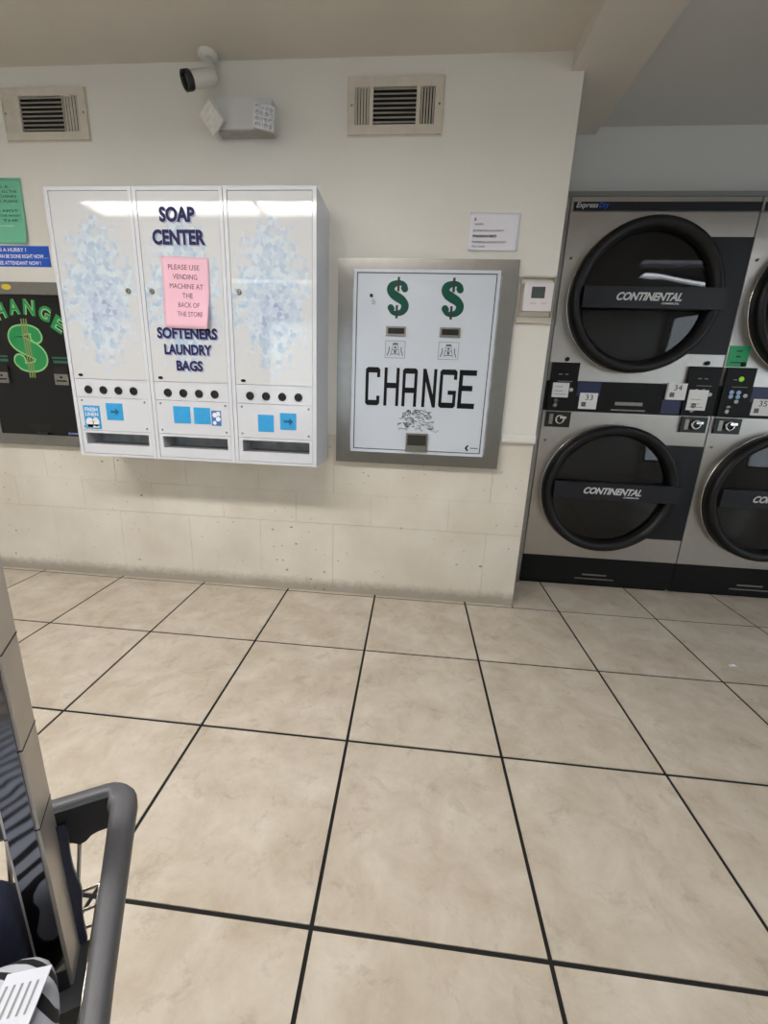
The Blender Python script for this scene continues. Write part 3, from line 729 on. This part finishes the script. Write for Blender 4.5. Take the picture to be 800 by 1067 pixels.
q.poly([(c0 + ch, z1), (c1 - ch, z1), (c1, z1 - ch), (c1, z1 - TH), (c0, z1 - TH), (c0, z1 - ch)], yy)
c0, c1 = cell(383), cell(438); R_(c0, c0 + TV, 0, H_); R_(c1 - TV, c1, 0, H_); q.poly([(c0 + TV, z1), (c0 + TV, z1 - .055), (c1 - TV, z0), (c1 - TV, z0 + .055)], yy)
c0, c1 = cell(450), cell(517); octo(c0, c1); R_(c1 - TV, c1, H_ - .042, H_ - TH); R_(c1 - TV, c1, TH, H_ * .46); R_(c1 - .036, c1 - TV, H_ * .46 - .018, H_ * .46)
c0, c1 = cell(525), cell(592); R_(c0, c0 + TV * 1.2, 0, H_); R_(c0 + TV, c1, H_ - TH, H_); R_(c0 + TV, c1, 0, TH); R_(c0 + TV, c1 - .014, H_ * .46, H_ * .46 + TH)
q.build('lettering', mm['black_ink'], fp, flat=True)
# drawing of a pile of coins
q = MB(); rnd = random.Random(3)
for k in range(120):
    tt = rnd.random(); zz = Z(.852) + .094 * tt; hw = .105 * (1 - .55 * tt); xx = L(-.298) + rnd.uniform(-hw, hw)
    a = rnd.uniform(-.9, .9); l = rnd.uniform(.004, .010)
    if k % 2:
        q.stroke([(xx + l * math.cos(2 * math.pi * i / 10) * math.cos(a) - .5 * l * math.sin(2 * math.pi * i / 10) * math.sin(a), zz + l * math.cos(2 * math.pi * i / 10) * math.sin(a) + .5 * l * math.sin(2 * math.pi * i / 10) * math.cos(a)) for i in range(11)], .0014, yy)
    else: q.stroke([(xx - l * math.cos(a), zz - l * math.sin(a)), (xx + l * math.cos(a), zz + l * math.sin(a))], .0022, yy)
q.build('coin_picture', mm['grey_ink'], fp, flat=True)
# coin cup
cu = frame_ring(MB(), L(-.342), L(-.244), Z(.757), Z(.840), .007, YP - .008, YP).box(L(-.335), L(-.251), YP - .014, YP, Z(.758), Z(.786)).build('coin_cup', mm['dull_metal'], fp, bev=.002)
MB().box(L(-.335), L(-.251), YP - .003, YP - .0005, Z(.786), Z(.833)).build('cup_flap', mat('cup_dark', (72, 72, 68), .35, metal=.8), cu)
q = MB(); q.poly([(L(-.066), Z(.797)), (L(-.076), Z(.784)), (L(-.066), Z(.771)), (L(-.058), Z(.771)), (L(-.066), Z(.784)), (L(-.058), Z(.797))], yy); q.rect(L(-.052), L(-.018), Z(.783), Z(.786), yy); q.build('maker_mark', mm['black_ink'], fp, flat=True)
lk = MB().lathe([(.007, 0), (.007, -.005), (.001, -.006)], (L(-.520), YP, Z(1.407)), 'Y', 16).build('lock', mm['black_plastic'], fp)
MB().rect(L(-.518), L(-.505), Z(1.388), Z(1.391), yy).rect(L(-.517), L(-.500), Z(1.381), Z(1.384), yy).rect(L(-.517), L(-.502), Z(1.374), Z(1.377), yy).build('small_print', mm['faint_ink'], fp, flat=True)

# ------------------------------------------------------------------ black change machine, cut by the left edge and the soap cabinet
BX = -2.145
bm_ = thing('change_machine', 'black CHANGE machine with neon green dollar sign, left of soap cabinets', 'change machine', (BX, WU, .697))
ZZ = lambda z: z - .697
frame_ring(MB(), -.262, .262, 0, ZZ(1.440), .048, -.018, .012).build('steel_frame', mm['stainless'], bm_, bev=.002)
bp_ = MB().box(-.214, .214, -.016, 0, ZZ(.746), ZZ(1.391)).build('face_panel', mm['panel_black'], bm_, bev=.002)
frame_ring(MB(), -.215, .215, ZZ(.745), ZZ(1.392), .004, -.019, -.0165).build('border_line', mm['dull_metal'], bp_)
yy = -.0168
for nm, mt, gr, yo in (('lettering_outline', 'neon_pale', .060, 0), ('lettering', 'neon_green', .012, -.0005)):
    q = MB()
    for k, c in enumerate('CHANGE'):
        a = (k - 2.45) * .30
        xx = .255 * math.sin(a); zz = ZZ(1.075) + .262 * math.cos(a)
        text(q, c, xx - .029, xx + .029, zz - .034, zz + .034, yy + yo, bold=gr, rot=-a * .75)
    q.build(nm, mm[mt], bp_, flat=True)
q = MB(); dollar(q, 0.004, ZZ(1.153), .165, .215, yy, grow=.09); q.build('dollar_outline', mm['neon_pale'], bp_, flat=True)
q = MB(); dollar(q, 0.004, ZZ(1.153), .165, .215, yy - .0004); q.build('dollar_sign', mm['neon_green'], bp_, flat=True)
for dx in (-.012, .000, .012): MB().rect(dx + .001, dx + .008, ZZ(1.022), ZZ(1.285), yy - .0008).build('dollar_bar', mm['gold_ink'], bp_, flat=True)
for xx in (-.150, .158):
    s_ = MB().box(xx - .035, xx + .035, -.026, -.016, ZZ(.993), ZZ(1.043)).build('bill_slot', mm['dull_metal'], bp_, bev=.003)
    MB().box(xx - .025, xx + .025, -.0285, -.025, ZZ(1.008), ZZ(1.015)).disc(xx, ZZ(1.028), .008, -.0262, rz=.005).build('slot_mouth', mm['hole_black'], s_)
    MB().box(xx - .035, xx + .035, -.022, -.0165, ZZ(1.046), ZZ(1.075)).build('slot_hood', mm['hole_black'], bp_)
    MB().rect(xx - .04, xx + .04, ZZ(1.112), ZZ(1.120), yy).rect(xx - .036, xx + .04, ZZ(1.092), ZZ(1.104), yy).build('small_print', mat('dim_green', (40, 92, 78), .5), bp_, flat=True)
cu = MB().poly([(-.075, ZZ(.803)), (.06, ZZ(.803)), (.045, ZZ(.752)), (-.01, ZZ(.752))], yy).build('coin_cup', mm['hole_black'], bp_, flat=True)
MB().box(-.012, .046, -.030, -.0165, ZZ(.750), ZZ(.762)).build('cup_lip', mm['black_plastic'], bp_, bev=.003)
MB().disc(.150, ZZ(.762), .006, yy).rect(.158, .198, ZZ(.758), ZZ(.766), yy).build('maker_mark', mat('mark_blue', (110, 120, 170), .5), bp_, flat=True)
MB().disc(-.052, ZZ(1.418), .024, -.0186, rz=.012).build('yellow_sticker', mm['yellow_tag'], bm_, flat=True)

# ------------------------------------------------------------------ signs and notes on the wall
gs, bn = sheet('paper_sign', mm['green_paper'], -2.300, -2.062, 1.598, 1.852, WU - .003, .012, 'green paper sign on the wall above the blue strip sign', 'sign', tilt=-.015, corner=(1, -1))
tx = ['IF THERE IS A', 'PROBLEM AND ALL THE', 'OF THE MACHINES', 'THANK YOU. PLEASE', '', 'WE DO NOT', 'ALLOW TO THE WASH', 'INTO THE']
for a, z in (('CUSTOMERS', .085),): pass
items = []
for k, wl in enumerate((.17, .205, .20, .205, 0, .20, .205, .195)):
    if wl: items.append((tx[k], -.108, -.108 + wl, .088 - .0185 * k, .098 - .0185 * k, -.0024))
lettering(gs, mm['dark_green_ink'], items, bend=bn)
MB().box(-.118, .114, -.0022, -.0012, -.058, -.055).build('fold', mat('fold_pale', (170, 216, 196), .5), gs)
bs = tag(MB().box(-.13, .13, -.002, 0, -.042, .042).build('strip_sign', mm['blue_sign']), 'blue strip sign with white capitals beside the soap cabinet', 'sign'); bs.location = (-2.106, WU, 1.548)
lettering(bs, mm['white_ink'], [('IN A HURRY ?', -.120, .022, .018, .034, -.0026), ('CAN BE DONE RIGHT NOW. . .', -.126, .122, -.008, .008, -.0026), ('SEE ATTENDANT NOW !', -.124, .084, -.035, -.019, -.0026)], bold=.02)
ws, bn = sheet('paper_note', mm['white_paper'], -.135, .064, 1.586, 1.722, WU - .003, .012, 'white paper note with WIFI password above the thermostat', 'note', tilt=-.012, corner=(-1, -1))
lettering(ws, mm['black_ink'], [('&', -.082, -.072, .040, .051, -.003), ('WIFI:', -.078, -.042, .023, .031, -.003), ('EXPRESSLAUNDRY', -.082, .040, .001, .008, -.003), ('EXPRESSLAUNDRY2017', -.084, .052, -.040, -.033, -.003), ('ALL CAPS', -.084, -.032, -.057, -.050, -.003)], bend=bn)
lettering(ws, mm['black_ink'], [('PASSWORD', -.082, .012, -.020, -.010, -.003)], bold=.03, bend=bn)

# ------------------------------------------------------------------ thermostat inside a clear guard
tg = thing('thermostat_guard', 'clear plastic guard box over the thermostat by the wall corner', 'guard', (.160, WU, 1.312))
MB().box(-.070, .070, -.014, 0, .004, .026).build('base_ledge', mm['guard_base'], tg, bev=.003)
frame_ring(MB(), -.068, .070, .024, .180, .006, -.012, 0).build('back_flange', mm['guard_base'], tg, bev=.002)
frame_ring(MB(), -.066, .068, .026, .178, .003, -.050, -.012).box(-.063, .065, -.050, -.047, .029, .175).build('cover', mm['clear_plastic'], tg)
th = thing('thermostat', 'white digital thermostat inside the clear guard', 'thermostat', (.163, WU, 1.360))
tb = MB().box(-.057, .057, -.030, 0, 0, .106).build('body', mm['thermostat_white'], th, bev=.005)
MB().box(-.028, .025, -.0312, -.029, .048, .091).build('screen', mm['lcd'], th)
for x in (-.03, .014): MB().box(x, x + .024, -.032, -.029, .026, .032).build('button', mm['faint_ink'] if 0 else mm['lamp_white'], th)

# ------------------------------------------------------------------ wall vents
def vent(cx, z0, z1, hw, cl, cr, ll, lr, rl, rr, zz0, zz1, label, left_closed):
    t = thing('air_vent', label, 'vent', (cx, WU, z0), 'wall air vents under the ceiling')
    h = z1 - z0; a0, a1 = zz0 - z0, zz1 - z0
    q = MB()
    q.box(-hw, hw, -.010, -.0005, 0, a0).box(-hw, hw, -.010, -.0005, a1, h).box(-hw, ll, -.010, -.0005, a0, a1).box(rr, hw, -.010, -.0005, a0, a1)
    q.box(lr, cl, -.010, -.0005, a0, a1).box(cr, rl, -.010, -.0005, a0, a1)
    fr = q.build('vent_frame', mm['vent_white'], t, bev=.0012, seg=1)
    q = MB(); q.add([(-hw, -.0005, 0), (hw, -.0005, 0), (hw, -.0005, h), (-hw, -.0005, h), (-hw - .006, 0, -.006), (hw + .006, 0, -.006), (hw + .006, 0, h + .006), (-hw - .006, 0, h + .006)], [(0, 4, 5, 1), (1, 5, 6, 2), (2, 6, 7, 3), (3, 7, 4, 0)])
    q.build('flange', mm['vent_white'], t)
    MB().box(ll, rr, -.0012, 0, a0, a1).build('duct_opening', mm['vent_dark'], t)
    nn = 8; p = (a1 - a0) / nn
    sm = MB().obox((0, 0, 0), ((cr - cl) / 2, 0, 0), (0, .0035, p * .26), (0, .0008, -.0006)).mesh('slat', mm['vent_slat'])
    for k in range(nn):
        o = link('slat', sm, t); o.location = ((cl + cr) / 2, -.0062, a0 + p * (k + .62))
    p = (rr - rl) / 5
    sv = MB().obox((0, 0, 0), (p * .22, .0030, 0), (-.0008, .0008, 0), (0, 0, (a1 - a0) / 2)).mesh('slat', mm['vent_white'])
    for k in range(5):
        o = link('slat', sv, t); o.location = (rl + p * (k + .55), -.0060, (a0 + a1) / 2)
        o2 = link('slat', sv, t); o2.location = (ll + (lr - ll) / 5 * (k + .5), -.0060, (a0 + a1) / 2)
        o2.scale = (2.25, .4, 1) if left_closed else (1.2, 1, 1)
    for x in (-hw + .012, hw - .012):
        MB().lathe([(.0045, 0), (.0035, -.002), (.001, -.0025)], (x, -.010, h * .52), 'Y', 10).build('screw', mm['dull_metal'], t)
    return t
vent(-.4535, 1.987, 2.172, .180, -.0855, .0805, -.1565, -.1005, .0955, .1505, 2.019, 2.140, 'wall vent with open slats above the white change machine', False)
vent(-1.900, 1.984, 2.163, .184, -.107, .082, -.181, -.115, .085, .151, 2.012, 2.136, 'wall vent with open slats at the left, above the green sign', True)

# ------------------------------------------------------------------ emergency light
et = thing('emergency_light', 'white twin-head emergency light on the wall below the camera', 'light', (-1.045, WU, 1.990))
MB().box(-.106, .122, -.060, 0, -.004, .096).build('housing', mm['lamp_white'], et, bev=.006)
MB().box(-.100, .116, -.056, -.004, -.010, -.002).build('base_plate', mm['vent_slat'], et)
def head(c, e1, e2, m_body, m_led):
    c, e1, e2 = Vector(c) - et.location, Vector(e1), Vector(e2)
    nn = e1.cross(e2).normalized()
    if nn.y > 0: nn = -nn
    hd = MB().obox(c - nn * .008, e1 / 2, e2 / 2, nn * .008).build('lamp_head', m_body, et, bev=.004)
    for i in range(4):
        for j in range(4):
            p = c + e1 * ((i - 1.5) * .225) + e2 * ((j - 1.5) * .225)
            MB().lathe([(.0075, .0), (.006, .002), (.001, .003)], p, nn, 10).build('led', m_led, hd)
    MB().cyl(c - nn * .014, Vector((c.x * .85, -.056, c.z)), .010, n=12).build('swivel', mm['lamp_white'], et)
head((-1.1499, -.085, 2.0042), (.0427, .0211, -.0573), (-.0576, .0372, -.0292), mm['camera_white'], mm['camera_white'])
head((-.9431, -.085, 2.0055), (.0717, .0231, -.0065), (-.0097, .0093, -.0744), mm['lamp_white'], mm['led_lens'])

# ------------------------------------------------------------------ security camera
sc = thing('security_camera', 'small white bullet security camera mounted at the ceiling edge', 'camera', (-1.175, -.030, ZC))
MB().lathe([(.036, 0), (.036, -.010), (.030, -.016), (.001, -.017)], (0, 0, 0), 'Z', 28).build('mount', mm['camera_white'], sc)
back = Vector((-1.138, -.056, 2.152)) - sc.location; front = Vector((-1.219, -.122, 2.102)) - sc.location
ax = (front - back).normalized()
MB().tube([(0, 0, -.014), (.012, -.006, -.045), (.028, -.016, -.070), back + ax * .03 + Vector((0, 0, .015))], [.017, .015, .014, .014], 12).build('arm', mm['camera_white'], sc)
bd = MB().lathe([(.001, -.004), (.020, 0), (.027, .010), (.028, (front - back).length - .012)], back, ax, 28).build('body', mm['camera_white'], sc)
ln = (front - back).length
MB().lathe([(.0285, ln - .018), (.031, ln - .014), (.031, ln + .010), (.026, ln + .010), (.026, ln - .002)], back, ax, 28, closed=True).build('visor', mm['black_plastic'], sc)
MB().lathe([(.026, ln - .003), (.012, ln - .002), (.001, ln)], back, ax, 24).build('lens', mat('lens_grey', (70, 72, 76), .15), sc)

# ------------------------------------------------------------------ laundry cart at the lower left
CZ = .557
c0 = Vector((-.630, -1.549, 0)); A_ = Vector((.5, -.866, 0)); B_ = Vector((-.866, -.5, 0))
def cp(a, b_, z): return A_ * a + B_ * b_ + Vector((0, 0, z))   # local to the cart root at c0
ct = thing('laundry_cart', 'grey rimmed wire laundry cart with a steel upright, lower left corner', 'cart', c0)
CL, CW, rr = .62, .50, .036
path = []
for (ca, cb, t0) in ((rr, rr, 180), (CL - rr, rr, 270), (CL - rr, CW - rr, 0), (rr, CW - rr, 90)):
    for i in range(7):
        t = math.radians(t0 + 90 * i / 6); path.append(cp(ca + rr * math.cos(t), cb + rr * math.sin(t), CZ))
    if t0 == 180: path += [cp(x, 0, CZ) for x in (.08, .12, .16, .2, .25, .35)]
prof = [(.004, -.024), (.001, -.018), (.001, -.008), (.004, -.002), (.009, 0), (.021, 0), (.026, -.002), (.029, -.008), (.029, -.018), (.026, -.024)]
cen = cp(CL / 2, CW / 2, CZ)
sidev = (path[1] - path[0]).normalized().cross(Vector((0, 0, 1)))
if sidev.dot(cen - path[0]) < 0: path = path[::-1]
MB().sect(path, prof, closed=True, wid=[(.60, .002) if p.dot(A_) < .004 else (max(.66, 1 - 1.7 * max(0, p.dot(A_) - .02)), .024) for p in path]).build('rim', mm['rim_grey'], ct)
# dark inner skirt under the far rail, scalloped
q = MB(); n = 16; vs = []; fs = []
for k_ in range(n + 1):
    b_ = .024 + (.120 - .024) * k_ / n; dip = .048 + .010 * math.exp(-((b_ - .064) / .008) ** 2) + .004 * k_ / n
    for aa in (.018, .022): vs += [cp(aa, b_, CZ - .004), cp(aa, b_, CZ - dip)]
for k_ in range(n):
    i = 4 * k_; j = i + 4
    fs += [(i, i + 1, j + 1, j), (i + 2, j + 2, j + 3, i + 3), (i, j, j + 2, i + 2), (i + 1, i + 3, j + 3, j + 1)]
q.add(vs, fs).build('skirt', mm['rim_dark'], ct)
# square upright with polished inner face, dark reflection put into its colour
p0, p1_ = .0795, .1070
po = MB(); po.obox(cp(.054, (p0 + p1_) / 2, (.345 + 1.72) / 2), A_ * .020, B_ * ((p1_ - p0) / 2), (0, 0, (1.72 - .345) / 2))
po.build('upright', mm['tube_steel'], ct, bev=.002)
MB().obox(cp(.0752, (p0 + p1_) / 2, (.36 + 1.70) / 2), A_ * .0012, B_ * ((p1_ - p0) / 2 - .003), (0, 0, (1.70 - .36) / 2)).build('polished_face', mm['tube_polish_darkened'], ct)
for z in (.592, .688, .79):
    frame = MB(); frame.obox(cp(.054, (p0 + p1_) / 2, z), A_ * .0204, B_ * ((p1_ - p0) / 2 + .0004), (0, 0, .0009)); frame.build('sleeve_seam', mm['seam_dark'], ct)
MB().obox(cp(CL / 2, (p0 + p1_) / 2, 1.70), A_ * (CL / 2), B_ * .02, (0, 0, .02)).build('hanging_bar', mm['tube_steel'], ct, bev=.002)
MB().obox(cp(CL + .012, (p0 + p1_) / 2, (.325 + 1.72) / 2), A_ * .022, B_ * .022, (0, 0, (1.72 - .325) / 2)).build('upright', mm['tube_steel'], ct, bev=.002)
# wavy bracket beside the upright
q = MB(); vs = []; fs = []; n = 18
for k_ in range(n + 1):
    z = CZ - .006 - .185 * k_ / n; wv_ = .0075 + .004 * math.exp(-((k_ - 10) / 2.2) ** 2) + .002 * math.exp(-((k_ - 1) / 2) ** 2)
    for aa in (.034, .038): vs += [cp(aa, p0 + .004, z), cp(aa, p0 - wv_, z)]
for k_ in range(n):
    i = 4 * k_; j = i + 4
    fs += [(i, i + 1, j + 1, j), (i + 2, j + 2, j + 3, i + 3), (i, j, j + 2, i + 2), (i + 1, i + 3, j + 3, j + 1)]
q.add(vs, fs).build('bracket', mm['navy_plastic'], ct)
MB().obox(cp(.066, .082, .335), A_ * .031, B_ * .024, (0, 0, .028)).build('socket', mm['rim_dark'], ct, bev=.008)
# wire basket
ZW = .20
for z in (.42, .390, .362, .30, .24, ZW):
    k_ = (CZ - z) / (CZ - ZW); ins = .012 + .012 * k_
    ib = .028 + .2 * (CZ - z)
    MB().tube([cp(ins, ib, z), cp(CL - ins, ib, z), cp(CL - ins, CW - ib, z), cp(ins, CW - ib, z)], .0028, 6, closed=True).build('wire', mm['wire_chrome'], ct)
for b_ in [.062 + .068 * i for i in range(6)]:
    MB().tube([cp(.014, b_, CZ - .02), cp(.024, b_ * .75 + .063, ZW), cp(CL - .024, b_ * .75 + .063, ZW), cp(CL - .014, b_, CZ - .02)], .0022, 6).build('wire', mm['wire_chrome'], ct)
for a_ in [.16 + .075 * i for i in range(6)]:
    MB().tube([cp(a_, .014, CZ - .02), cp(a_, .10, ZW), cp(a_, CW - .10, ZW), cp(a_, CW - .014, CZ - .02)], .0022, 6).build('wire', mm['wire_chrome'], ct)
for a_ in (.08, CL - .08):
    for b_ in (.08, CW - .08):
        MB().cyl(cp(a_, b_, ZW), cp(a_, b_, .10), .012, n=12).build('leg', mm['wire_chrome'], ct)
        cst = MB().lathe([(.02, -.012), (.048, -.012), (.050, -.006), (.050, .006), (.048, .012), (.02, .012)], cp(a_, b_, .050), tuple(B_), 24, closed=True).build('wheel', mm['rubber'], ct)
        MB().obox(cp(a_, b_, .092), A_ * .016, B_ * .018, (0, 0, .010)).build('fork', mm['dull_metal'], ct)

# bags in the cart: lumpy pillow shapes
def bag(name, cen, sa, sb, sz, m, label, cat, seed, lump=.08, ex=.35, taper=0):
    rnd = random.Random(seed); ph = [(rnd.uniform(0, 6), rnd.uniform(0, 6), rnd.uniform(2, 5), rnd.uniform(2, 4)) for _ in range(4)]
    vs = []; fs = []; nu, nv = 40, 24
    def sgn(v, e): return math.copysign(abs(v) ** e, v)
    for j in range(nv + 1):
        th_ = -math.pi / 2 + math.pi * j / nv
        for i in range(nu):
            p_ = 2 * math.pi * i / nu
            x, y, z = sgn(math.cos(th_), ex) * sgn(math.cos(p_), ex), sgn(math.cos(th_), ex) * sgn(math.sin(p_), ex), sgn(math.sin(th_), ex)
            d_ = 1 + lump * sum(math.sin(q[0] + q[2] * p_) * math.cos(q[1] + q[3] * th_) for q in ph) / 2
            vs.append(A_ * (x * sa * d_) + B_ * (y * sb * d_ * (1 + taper * z)) + Vector((0, 0, z * sz * d_)))
    for j in range(nv):
        for i in range(nu): fs.append((j * nu + i, j * nu + (i + 1) % nu, (j + 1) * nu + (i + 1) % nu, (j + 1) * nu + i))
    o = MB().add(vs, fs, True).build(name, m); o.location = c0 + cp(*cen)
    tag(o, label, cat); return o
zb_ = bag('tote_bag', (.262, .178, .405), .158, .105, .100, mm['zebra_cloth'], 'black and white zebra print bag inside the laundry cart', 'bag', 4, .02, taper=.22)
nv_ = bag('folded_cloth', (.060, .205, .395), .026, .092, .125, mm['navy_cloth'], 'dark navy cloth between the zebra bag and the steel upright', 'cloth', 9, .03)
# printed leaflet lying on the bag
E1 = Vector((.955, .297, 0)); E2 = Vector((-.297, .955, 0))
lf = MB().obox((0, 0, 0), E1 * .0175, E2 * .034, (0, 0, .0006)).build('leaflet', mat('leaflet_paper', (196, 200, 210), .7)); tag(lf, 'white printed leaflet lying on the zebra print bag', 'leaflet')
lf.location = (-.6215, -1.7445, .509)
for k_ in range(2):
    q = MB()
    for i in range(5):
        x_ = -.014 + .006 * i; y_ = -.028 + .031 * k_
        q.add([E1 * (x_ + x) + E2 * (y_ + y) + Vector((0, 0, .0009)) for x, y in ((0, 0), (.002, 0), (.002, .022), (0, .022))], [(0, 1, 2, 3)])
    o = q.build('small_print', mm['faint_ink'], lf, flat=True); o['kind'] = 'stuff'
# scrap of paper on the floor in front of the dryers
d_ = ray(763.5, 694); sp_ = CAM - d_ * (CAM.z / d_.z)
o = MB().add([(-.018, -.008, .001), (.004, -.012, .006), (.020, -.002, .001), (.006, .010, .004), (-.014, .006, .001), (0, 0, .009)], [(0, 1, 5), (1, 2, 5), (2, 3, 5), (3, 4, 5), (4, 0, 5), (4, 3, 2, 1, 0)]).build('paper_scrap', mm['white_paper'])
o.location = (sp_.x, sp_.y, 0); tag(o, 'tiny white scrap of paper on the floor tiles before the dryers', 'litter')
